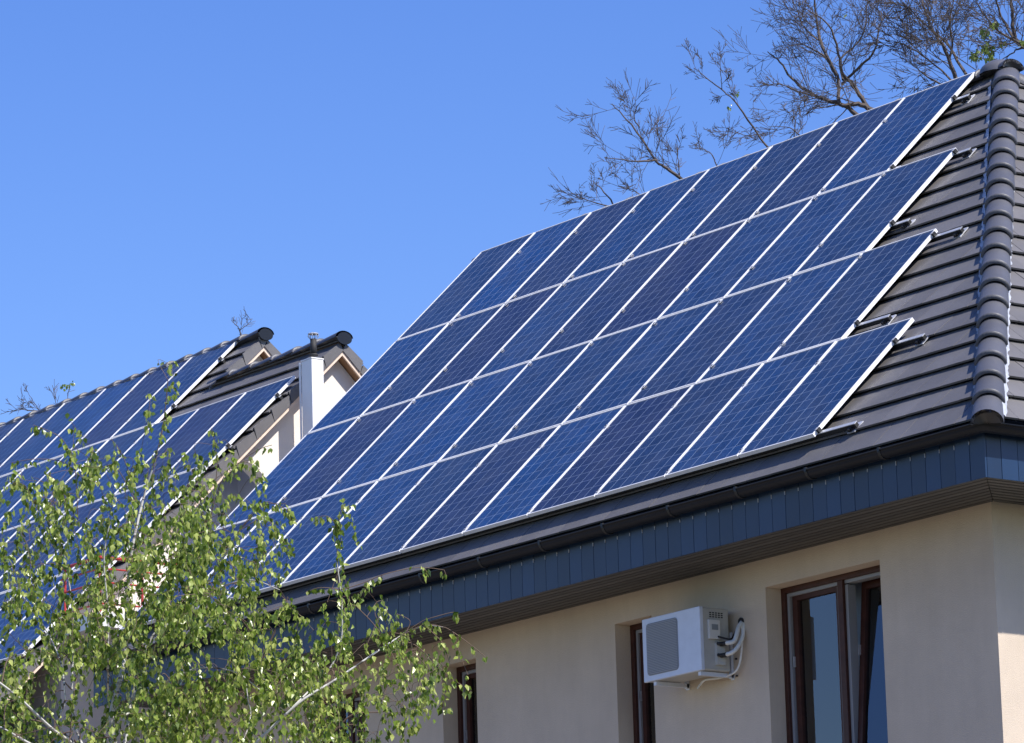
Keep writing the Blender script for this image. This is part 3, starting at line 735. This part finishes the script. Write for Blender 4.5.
# boxed flue with a black pipe and a silver cap
o = MB(); o.box((-13.33, 3.80, -3.0), (-13.12, 3.96, 3.68)); o.box((-13.36, 3.785, -3.0), (-13.332, 3.80, 3.67))
fl = bevel(part(o, 'chimney', M['white'], far), .004)
o = MB(); o.box((-13.335, 3.795, 3.682), (-13.115, 3.965, 3.695)); part(o, 'chimney_lid', M['white'], far, False, fl)
o = MB(); o.tube([(-13.21, 3.89, 3.73), (-13.21, 3.89, 3.93)], .037, 14); o.tube([(-13.21, 3.89, 3.735), (-13.21, 3.89, 3.755)], .05, 14); part(o, 'flue_pipe', M['rubber'], far, True, fl)
o = MB()
for k in range(8):
    a = k/8*2*math.pi; c_, s_ = math.cos(a), math.sin(a)
    o.tube([(-13.21+c_*.035, 3.89+s_*.035, 3.93), (-13.21+c_*.062, 3.89+s_*.062, 3.96), (-13.21+c_*.05, 3.89+s_*.05, 4.0)], .004, 5)
o.tube([(-13.21, 3.89, 3.985), (-13.21, 3.89, 3.993), (-13.21, 3.89, 4.003)], [.062, .06, .01], 12)
part(o, 'flue_cap', M['foil'], far, False, fl)

# balcony with red railing on the gable
bal = empty('balcony', (-13.2, 1.9, .4))
tag(bal, 'small balcony with red railing on the cream gable, half hidden by birch leaves', 'balcony')
o = MB(); o.box((GX1+.003, .75, .34), (-12.75, 3.5, .50)); part(o, 'slab', M['white'], bal)
o = MB()
for z_ in (1.10, .98, .83, .60): o.tube([(-12.80, .80, z_), (-12.80, 3.45, z_)], .018 if z_ > 1.05 else .010, 8); o.tube([(-12.80, .80, z_), (GX1, .80, z_)], .018 if z_ > 1.05 else .010, 8)
for k in range(6): o.tube([(-12.80, .80+k*.53, .5), (-12.80, .80+k*.53, 1.10)], .015, 6)
o.tube([(GX1+.1, .80, .5), (GX1+.1, .80, 1.10)], .015, 6)
part(o, 'railing', M['red'], bal)
# satellite dish
ds = empty('satellite_dish', (-12.95, 1.95, 1.0))
tag(ds, 'round white satellite dish above the red balcony railing, behind birch leaves', 'satellite dish')
o = MB(); dirn = Vector((.75, -.55, .35)).normalized(); sx = dirn.cross(Vector((0, 0, 1))).normalized(); sy = sx.cross(dirn); cc_ = Vector((-12.95, 1.95, 1.05)); V = []
for i in range(6):
    r_ = .20*i/5+.002
    for k in range(24): a = k/24*2*math.pi; V.append(cc_+sx*math.cos(a)*r_+sy*math.sin(a)*r_*1.05+dirn*(r_*r_*1.1))
nv = len(V); V += [v-dirn*.008 for v in V]
o.add(V, [(i*24+k, i*24+(k+1) % 24, (i+1)*24+(k+1) % 24, (i+1)*24+k) for i in range(5) for k in range(24)]+[(nv+i*24+k, nv+(i+1)*24+k, nv+(i+1)*24+(k+1) % 24, nv+i*24+(k+1) % 24) for i in range(5) for k in range(24)]+[(120+k, nv+120+k, nv+120+(k+1) % 24, 120+(k+1) % 24) for k in range(24)])
part(o, 'reflector', M['white'], ds, True)
o = MB(); o.tube([cc_-sy*.19, cc_+dirn*.22-sy*.06], .008, 6); o.tube([cc_+dirn*.20-sy*.05, cc_+dirn*.27-sy*.03], .022, 8); part(o, 'feed_arm', M['galv'], ds)
o = MB(); o.tube([cc_-dirn*.01, cc_-dirn*.08, cc_-dirn*.08-Vector((0, 0, .2)), Vector((-12.95, 1.95, .5))], .016, 8); part(o, 'mast', M['galv'], ds)

# ------------------------------------------------------------------ trees
def grow(br, p0, d0, L, r, lev, q, tips, droop=0.0, spread=.6, kids=(4, 6), twist=.15, minr=.0035):
    n = max(4, int(L/.16)); p = Vector(p0); d = Vector(d0).normalized(); pts = [p.copy()]; rad = [r]
    for i in range(n):
        d = (d+Vector((q.gauss(0, twist), q.gauss(0, twist), q.gauss(0, twist)+.05-droop))*.45).normalized(); p = p+d*(L/n); pts.append(p.copy()); rad.append(max(r*(1-.75*(i+1)/n), minr))
    br.tube(pts, rad, 5 if r > .02 else 3, cap=False); tips.append(pts[-1])
    if lev <= 0: return
    for k in range(q.randint(*kids)):
        i = q.randint(1, n); a = (pts[i]-pts[i-1]).normalized(); v = Vector((q.gauss(0, 1), q.gauss(0, 1), q.gauss(0, 1))); v = (v-a*v.dot(a)).normalized()
        grow(br, pts[i], a*q.uniform(.7, 1)+v*q.uniform(.5, 1.1)*spread*1.2, L*q.uniform(.35, .62), max(rad[i]*.55, minr), lev-1, q, tips, droop, spread, kids, twist, minr)
def bare_tree(limbs, D, base, trunk_r, label, group, seed, lev=3, leafspots=(), dens=1.0, minr=.0030):
    q = random.Random(seed); br = MB(); tips = []
    root = empty('bare_tree', base); tk = MB(); B = Vector(base)
    starts = []
    for limb in limbs:
        pts = [P(x, y, D+dz) for x, y, dz in limb['p']]; pts = spl(pts, 5); n = len(pts); ra, rb = limb['r']; ra *= .50; rb *= .6
        pts = [p_+Vector((q.gauss(0, .005), q.gauss(0, .005), q.gauss(0, .005))) for p_ in pts]
        br.tube(pts, [ra+(rb-ra)*i/(n-1) for i in range(n)], 6, cap=False); x0_, y0_, _ = limb['p'][0]
        line_ = 251-.368*(x0_-481) if x0_ > 400 else 424-.354*x0_
        if y0_ > line_+1: starts.append((pts[0], ra))
        tot = sum((pts[i+1]-pts[i]).length for i in range(n-1))
        kk = max(4, int(tot*limb.get('k', 3.2)*1.9*dens))
        for j in range(kk):
            i = int(n*(.12+.86*(j+q.random())/kk)); i = min(max(i, 1), n-1)
            a = (pts[i]-pts[i-1]).normalized(); v = Vector((q.gauss(0, 1), q.gauss(0, 1), q.gauss(0, 1))); v = (v-a*v.dot(a)).normalized()
            f_ = 1-i/n
            grow(br, pts[i], a*.8+v*q.uniform(.6, 1.1), limb.get('L', .9)*q.uniform(.5, 1.15)*(.55+.6*f_), max((ra+(rb-ra)*i/n)*.30, minr), limb.get('lev', lev-1), q, tips, minr=minr)
    top = Vector((0, 0, 0))
    for s_, _ in starts: top += s_
    top /= len(starts); fork = Vector((top.x, top.y, top.z-4.5))
    tk.tube(spl([B, B+(fork-B)*.5+Vector((.15, .1, 0)), fork], 6), [trunk_r*(1-.35*i/12) for i in range(13)], 10)
    for s_, ra in starts:
        m_ = (fork+s_)/2+Vector((0, 0, -.35)); pts = spl([fork-Vector((0, 0, .2)), m_, s_], 6); n = len(pts)
        tk.tube(pts, [trunk_r*.5+(ra-trunk_r*.5)*i/(n-1) for i in range(n)], 7, cap=False)
    part(tk, 'trunk', M['bark'], root, True); part(br, 'branches', M['bark'], root)
    if leafspots:
        lf = MB()
        for x, y, n, sp in leafspots:
            for _ in range(n): leaf(lf, P(x+q.gauss(0, sp), y+q.gauss(0, sp), D+q.uniform(-.3, .3)), q, .055)
        part(lf, 'leaves', M['leaf_far'], root)
    tag(root, label, 'tree', group); return root
def leaf(mb, p, q, s, hang=1.15):
    d = Vector((q.gauss(0, .42), q.gauss(0, .42), -hang+q.gauss(0, .35))).normalized()
    x = d.cross(Vector((q.gauss(0, 1), q.gauss(0, 1), q.gauss(0, .6)))).normalized(); n = x.cross(d); s *= q.uniform(.62, 1.2); w_ = s*q.uniform(.30, .40); f_ = q.uniform(-.12, .25)*s; cv = q.uniform(-.15, .2)*s
    p = Vector(p)
    V = [p, p+d*s*.34+x*w_+n*f_, p+d*s*.70+x*w_*.55+n*(f_*.7+cv*.5), p+d*s*1.02+n*cv, p+d*s*.70-x*w_*.55+n*(f_*.7+cv*.5), p+d*s*.34-x*w_+n*f_, p+d*s*.40, ]
    mb.add(V, [(0, 1, 6), (1, 2, 3, 6), (6, 3, 4, 5), (0, 6, 5)])

T2 = 60
bare_tree([dict(p=[(700, 195, 0), (670, 170, 0), (656, 160, 0), (632, 125, .3), (612, 104, .5)], r=(.055, .010), L=.75),
           dict(p=[(657, 160, 0), (635, 161, -.2), (604, 157, -.3)], r=(.035, .008), L=.6),
           dict(p=[(640, 128, 0), (634, 118, 0), (637, 105, 0)], r=(.02, .006), L=.5, k=4),
           dict(p=[(622, 215, .3), (604, 192, .4), (592, 180, .4)], r=(.03, .007), L=.6),
           dict(p=[(612, 208, .3), (588, 200, .2), (568, 193, 0)], r=(.022, .006), L=.5),
           dict(p=[(650, 205, 0), (636, 192, 0), (618, 186, .2)], r=(.025, .006), L=.5),
           dict(p=[(718, 168, 0), (711, 154, 0), (700, 148, 0)], r=(.02, .006), L=.4),
           dict(p=[(680, 178, 0), (678, 160, 0), (676, 148, 0)], r=(.015, .005), L=.4)],
          T2, (P(690, 300, T2).x, P(690, 300, T2).y, GZ), .2, 'bare leaning tree spraying thin twigs over the middle of the panelled roof', 'bare trees behind the near house', 3, dens=.9)
T3 = 57
bare_tree([dict(p=[(775, 158, 0), (757, 133, 0), (735, 102, 0), (722, 90, .1), (705, 77, 0), (694, 68, 0)], r=(.03, .007), L=.45, k=2.6),
           dict(p=[(722, 90, .1), (721, 75, 0), (720, 62, 0)], r=(.012, .006), L=.3),
           dict(p=[(752, 137, 0), (738, 133, 0), (726, 131, 0)], r=(.012, .005), L=.4),
           dict(p=[(805, 140, 0), (790, 128, 0), (768, 126, 0)], r=(.02, .005), L=.7, k=4),
           dict(p=[(793, 150, 0), (795, 120, 0), (791, 100, 0)], r=(.015, .005), L=.5, k=4)],
          T3, (P(790, 300, T3).x, P(790, 300, T3).y, GZ), .16, 'slim bare tree with one thin rising branch left of the big tree', 'bare trees behind the near house', 5, leafspots=[(736, 92, 4, 1.5), (729, 108, 5, 1.5)], dens=.9)
T4 = 62
bare_tree([dict(p=[(862, 120, 0), (845, 106, 0), (820, 98, 0), (795, 82, .3), (780, 62, .4), (768, 52, .5)], r=(.075, .012), L=1.0),
           dict(p=[(875, 112, 0), (858, 104, 0), (840, 104, 0), (838, 80, .2), (828, 60, .2), (815, 50, .2), (798, 43, .3)], r=(.08, .010), L=1.0),
           dict(p=[(836, 75, 0), (824, 50, 0), (818, 30, .2), (815, 5, .2), (812, -20, .2)], r=(.055, .012), L=.95, k=4),
           dict(p=[(868, 108, 0), (853, 85, 0), (842, 72, -.3), (838, 50, -.3), (828, 25, -.3), (805, 8, -.3)], r=(.07, .010), L=1.0, k=4),
           dict(p=[(842, 84, 0), (858, 68, -.3), (875, 50, -.5), (880, 25, -.5), (895, 5, -.5)], r=(.045, .010), L=1.0, k=4),
           dict(p=[(843, 80, 0), (840, 60, .4), (860, 40, .5), (866, 20, .5), (868, -10, .5)], r=(.035, .009), L=.8),
           dict(p=[(818, 40, 0), (805, 28, .3), (797, 10, .3), (790, -8, .3)], r=(.025, .008), L=.6, k=4),
           dict(p=[(826, 99, 0), (800, 92, -.4), (780, 84, -.6), (766, 86, -.6)], r=(.03, .006), L=.6),
           dict(p=[(838, 105, 0), (812, 110, -.4), (800, 118, -.5)], r=(.02, .006), L=.5)],
          T4, (P(880, 300, T4).x, P(880, 300, T4).y, GZ), .3, 'largest bare tree, wide dark limbs forking above the top right panels', 'bare trees behind the near house', 8, leafspots=[(845, 14, 3, 1)], dens=1.0)
T5 = 56
bare_tree([dict(p=[(960, 90, 0), (945, 50, 0), (930, 25, 0), (918, -15, .3)], r=(.06, .012), L=.9, k=5),
           dict(p=[(950, 60, 0), (952, 42, 0), (950, 20, 0), (955, -10, 0)], r=(.035, .01), L=.8, k=5),
           dict(p=[(966, 75, 0), (945, 42, .3), (925, 25, .3), (903, 2, .3)], r=(.04, .009), L=.8, k=5),
           dict(p=[(965, 95, 0), (935, 65, .4), (905, 45, .5), (885, 40, .5)], r=(.03, .007), L=.8, k=5),
           dict(p=[(950, 90, 0), (925, 75, 0), (912, 65, 0)], r=(.03, .007), L=.6, k=6),
           dict(p=[(975, 70, 0), (940, 41, -.3), (980, 41, -.3)], r=(.012, .009), L=.5, k=5)],
          T5, (P(955, 300, T5).x, P(955, 300, T5).y, GZ), .22, 'bare reddish brown tree with dense fine twigs near the roof peak', 'bare trees behind the near house', 13, dens=1.15, minr=.0034)
T6 = 52
bare_tree([dict(p=[(1060, 75, 0), (1024, 46, 0), (1014, 35, 0), (1012, 10, 0), (1011, -20, 0)], r=(.07, .02), L=.7, k=5),
           dict(p=[(1018, 45, 0), (1003, 20, .2), (996, 0, .2), (990, -20, .2)], r=(.035, .012), L=.7, k=5),
           dict(p=[(1024, 48, 0), (1016, 50, 0), (1000, 62, 0)], r=(.03, .008), L=.6, k=5),
           dict(p=[(1020, 44, 0), (998, 30, -.2), (980, 8, -.2), (975, -10, -.2)], r=(.03, .008), L=.7, k=5)],
          T6, (P(1050, 300, T6).x, P(1050, 300, T6).y, GZ), .2, 'tree at the right edge with thick dark limbs and a few green leaves', 'bare trees behind the near house', 17, leafspots=[(994, 24, 40, 1.8), (984, 32, 50, 2.5), (986, 48, 55, 3), (975, 56, 45, 2.5), (990, 57, 35, 2), (1003, 43, 16, 1.5), (1022, 42, 20, 2)], dens=1.0)
T7 = 64
bare_tree([dict(p=[(245, 350, 0), (240, 333, 0), (238, 327, 0), (231, 320, 0)], r=(.025, .007), L=.3, lev=1, k=5), dict(p=[(240, 330, 0), (247, 325, 0), (252, 319, 0)], r=(.012, .005), L=.25, lev=1, k=5)],
          T7, (P(245, 500, T7).x, P(245, 500, T7).y, GZ), .15, 'tip of a bare tree showing above the far gable peak', 'bare treetops behind the far house', 19)
bare_tree([dict(p=[(50, 420, 0), (38, 408, 0), (28, 392, 0)], r=(.02, .005), L=.35, lev=2, k=4), dict(p=[(42, 411, 0), (25, 410, 0), (18, 408, 0)], r=(.015, .005), L=.3, lev=1, k=4), dict(p=[(55, 412, 0), (56, 402, 0), (52, 392, 0)], r=(.012, .005), L=.3, lev=1), dict(p=[(68, 405, 0), (68, 393, 0), (69, 386, 0)], r=(.01, .005), L=.15, lev=0)],
          T7, (P(60, 500, T7).x, P(60, 500, T7).y, GZ), .15, 'tip of a bare tree with one green tuft above the far left panels', 'bare treetops behind the far house', 23, leafspots=[(68, 385, 14, 2.0), (62, 386, 8, 1.5), (73, 383, 6, 1.2), (162, 362, 8, 1.5)])

# ------------------------------------------------------------------ birch in the foreground
q = random.Random(41); D0 = 28.0
birch = empty('birch_tree', (P(135, 743, D0).x, P(135, 743, D0).y, GZ))
tag(birch, 'young birch in front at the lower left with white bark and drooping leafy twigs', 'tree')
tr = MB(); tw = MB(); lv = MB()
nodes = []                                    # skeleton points (position, radius)
def limb(px, r0_, r1_, dz=0.0, keep=True, n=6, white=True):
    pts = spl([P(x, y, D0+z+dz) for x, y, z in px], 6); m_ = len(pts); r0_ *= .62
    rr = [r0_+(r1_-r0_)*i/(m_-1) for i in range(m_)]
    (tr if white else tw).tube(pts, rr, n, cap=False)
    if keep:
        for p_, r_ in zip(pts, rr): nodes.append((p_, r_))
    return pts
base = Vector(birch.location)
fork = P(118, 790, D0)
tr.tube(spl([base, base+(fork-base)*.5+Vector((.05, 0, 0)), fork], 8), [.08-.05*i/16 for i in range(17)], 10)
limb([(118, 790, 0), (114, 743, 0), (112, 712, 0), (120, 680, 0), (126, 650, .1), (127, 600, .2), (132, 550, .2), (143, 500, .3), (152, 470, .3)], .034, .006)
limb([(118, 790, 0), (126, 743, .2), (132, 700, .4), (150, 640, .5), (186, 614, .6), (200, 595, .6), (222, 560, .6), (240, 530, .5)], .022, .005)
limb([(118, 790, 0), (80, 750, -.4), (50, 727, -.7), (18, 697, -.9), (-15, 672, -1)], .020, .006)
limb([(118, 790, 0), (70, 765, -.8), (25, 741, -1.1), (0, 727, -1.2), (-30, 712, -1.3)], .016, .006)
limb([(118, 800, 0), (180, 790, -.3), (235, 762, -.5), (262, 737, -.6), (300, 702, -.6), (335, 680, -.5), (372, 655, -.4), (401, 636, -.3), (424, 626, -.3), (443, 627, -.3)], .021, .0022)
limb([(118, 790, 0), (80, 740, .6), (72, 690, .7), (74, 640, .8), (70, 590, .8), (62, 545, .8), (50, 505, .8)], .014, .004)
limb([(118, 790, 0), (62, 730, -.2), (65, 700, -.2), (60, 660, -.1), (40, 620, 0), (18, 590, 0)], .011, .004)
limb([(108, 700, 0), (108, 660, -.4), (108, 610, -.4), (104, 560, -.4), (110, 520, -.4)], .010, .004)
limb([(118, 790, 0), (150, 760, .8), (185, 735, .9), (220, 715, .9), (246, 690, .9), (262, 660, .9), (275, 630, .9)], .018, .005, white=False)
limb([(262, 737, -.6), (300, 700, -.2), (330, 668, 0), (341, 640, 0), (342, 610, 0), (340, 585, 0), (337, 560, 0), (338, 535, 0)], .010, .003)
limb([(132, 700, .4), (170, 680, .2), (200, 668, .1), (235, 672, 0), (260, 690, 0)], .010, .004)
limb([(190, 612, .6), (215, 590, .3), (250, 580, 0), (280, 590, -.2)], .008, .003)
limb([(120, 790, 0), (200, 780, .6), (290, 760, .7), (330, 735, .7), (352, 715, .7), (380, 712, .7)], .014, .004, white=False)
limb([(235, 765, -.5), (250, 720, -.3), (248, 700, -.3), (246, 685, -.3)], .008, .004)
limb([(342, 612, 0), (352, 605, 0), (362, 612, 0), (378, 630, 0), (395, 660, 0), (410, 690, 0), (415, 715, 0)], .006, .003, white=False)
limb([(152, 470, .3), (160, 440, .3), (165, 410, .3), (168, 380, .3)], .005, .0025, white=False)

LS = .044
def leafy(px, dz, dens=1.0, r=.0028, droop_leaf=True):
    pts = spl([P(x, y, D0+dz) for x, y in px], 5); n = len(pts)
    tw.tube(pts, [r*(1-.4*i/n) for i in range(n)], 4, cap=False)
    L = sum((pts[i+1]-pts[i]).length for i in range(n-1)); k = int(L/.012*dens)
    for _ in range(k):
        t = q.random()*(n-1); i = int(t); p_ = pts[i].lerp(pts[min(i+1, n-1)], t-i)
        leaf(lv, p_+Vector((q.gauss(0, .014), q.gauss(0, .014), q.gauss(0, .010)-.004)), q, LS*.92)
sprigs = [([(152, 470), (160, 440), (165, 410), (168, 378)], .3, .45), ([(78, 520), (75, 468), (69, 451), (61, 438), (47, 430), (33, 425)], .8, .75),
          ([(75, 470), (60, 461), (40, 459), (26, 460), (11, 463)], .8, .55), ([(135, 500), (128, 470), (120, 451), (111, 439)], -.2, .5), ([(135, 500), (116, 467), (103, 467), (90, 467), (78, 464)], -.1, 1.0),
          ([(200, 595), (216, 480), (216, 451), (214, 438), (211, 428)], .6, .35), ([(236, 535), (261, 504), (277, 505), (289, 512), (298, 522)], .5, 1.0),
          ([(240, 530), (263, 518), (274, 527), (281, 538), (290, 550)], .4, .9), ([(225, 480), (240, 462), (260, 449), (272, 445)], .6, .3), ([(200, 560), (215, 500), (228, 470), (245, 462), (260, 470)], .5, .7),
          ([(338, 535), (334, 522), (326, 516), (314, 518)], 0, 1.3), ([(338, 540), (338, 522), (342, 510), (350, 506)], 0, 1.2), ([(338, 560), (336, 530), (340, 522), (341, 545)], 0, 1.3), ([(341, 600), (337, 575), (338, 560)], 0, .45),
          ([(340, 590), (330, 588), (318, 588), (306, 592)], 0, .8), ([(341, 590), (363, 583), (385, 574), (413, 568), (430, 568), (444, 570)], 0, .22), ([(444, 570), (446, 575)], 0, 1.2), ([(425, 569), (428, 575)], 0, 1.2), ([(372, 580), (370, 584)], 0, 1.5), ([(382, 575), (381, 581)], 0, 1.5),
          ([(400, 636), (421, 622), (431, 618), (455, 612), (457, 617)], -.3, .5), ([(401, 636), (424, 625), (443, 627), (453, 632), (471, 645), (487, 658)], -.3, .6), ([(424, 625), (441, 641), (446, 652), (450, 664)], -.3, .6),
          ([(453, 632), (460, 655), (468, 675)], -.3, .55), ([(395, 640), (415, 645), (436, 664), (450, 678), (462, 685), (472, 692)], -.3, .9), ([(436, 664), (443, 690), (442, 712)], -.3, .8), ([(410, 650), (425, 665), (432, 690)], -.3, .6)]
for px, dz, de in sprigs: leafy(px, dz, de)

grid = {375: '0000010000000000', 405: '0000010000000000', 435: '0010010100000000', 465: '0014432210000000', 495: '3664544310001000', 525: '3434567532010000',
        555: '4325788841000000', 585: '4546678741011000', 615: '5666788753322100', 645: '5545765456544310', 675: '6433666556654430', 705: '6324577656645310', 735: '7556488656644100', 765: '6666688666643000'}
att = []
for yc, row in grid.items():
    for i, ch in enumerate(row):
        dn = int(ch)
        if dn <= 0: continue
        cnt = -math.log(1-min(.097*dn, .93))*900/99*q.uniform(.45, 1.55)
        k = int(cnt)+(1 if q.random() < cnt-int(cnt) else 0)
        for _ in range(k):
            att.append((i*30+q.uniform(0, 30), yc-22+q.uniform(0, 30), q.gauss(0, .55)))
NP = np.array([tuple(n_[0]) for n_ in nodes]); NR = [n_[1] for n_ in nodes]
AP = [P(x, y, D0+z) for x, y, z in att]
dist = [float(np.min(((NP-np.array(a))**2).sum(1))) for a in AP]
for idx in sorted(range(len(AP)), key=lambda i: dist[i]):
    a = AP[idx]; dd = ((NP-np.array(a))**2).sum(1)
    dz_ = NP[:, 2]-a.z                       # prefer joining something lower
    j = int(np.argmin(dd+.12*np.maximum(dz_+.05, 0))); s_ = Vector(NP[j]); rr = max(min(NR[j]*.6, .0045), .0018)
    L = (a-s_).length
    mid = s_.lerp(a, .5)+Vector((q.gauss(0, .03), q.gauss(0, .03), .10*L+q.uniform(0, .04)))
    pts = spl([s_, mid, a], 4)
    tw.tube(pts, [rr*(1-.35*i/(len(pts)-1)) for i in range(len(pts))], 4, cap=False)
    new = [(tuple(p_), rr*.7) for p_ in pts[3:]]
    NP = np.vstack([NP, [n_[0] for n_ in new]]); NR += [n_[1] for n_ in new]
    # hanging tip with leaves
    h = q.uniform(.10, .30); dr = Vector((q.gauss(0, .5), q.gauss(0, .5), -1)).normalized()
    tip = [a, a+dr*h*.5+Vector((0, 0, .012)), a+dr*h]
    tw.tube(tip, [rr*.6, rr*.45, .0011], 3, cap=False)
    for _ in range(int(12+h*45)):
        t = q.uniform(-.2, 1.02); p_ = a+dr*h*t
        leaf(lv, p_+Vector((q.gauss(0, .016), q.gauss(0, .016), q.gauss(0, .012))), q, LS)
part(tr, 'trunk', M['birch'], birch, True); part(tw, 'twigs', M['twig'], birch); part(lv, 'foliage', M['leaf'], birch)
print('leaves', len(lv.f)//4, 'attractors', len(att))
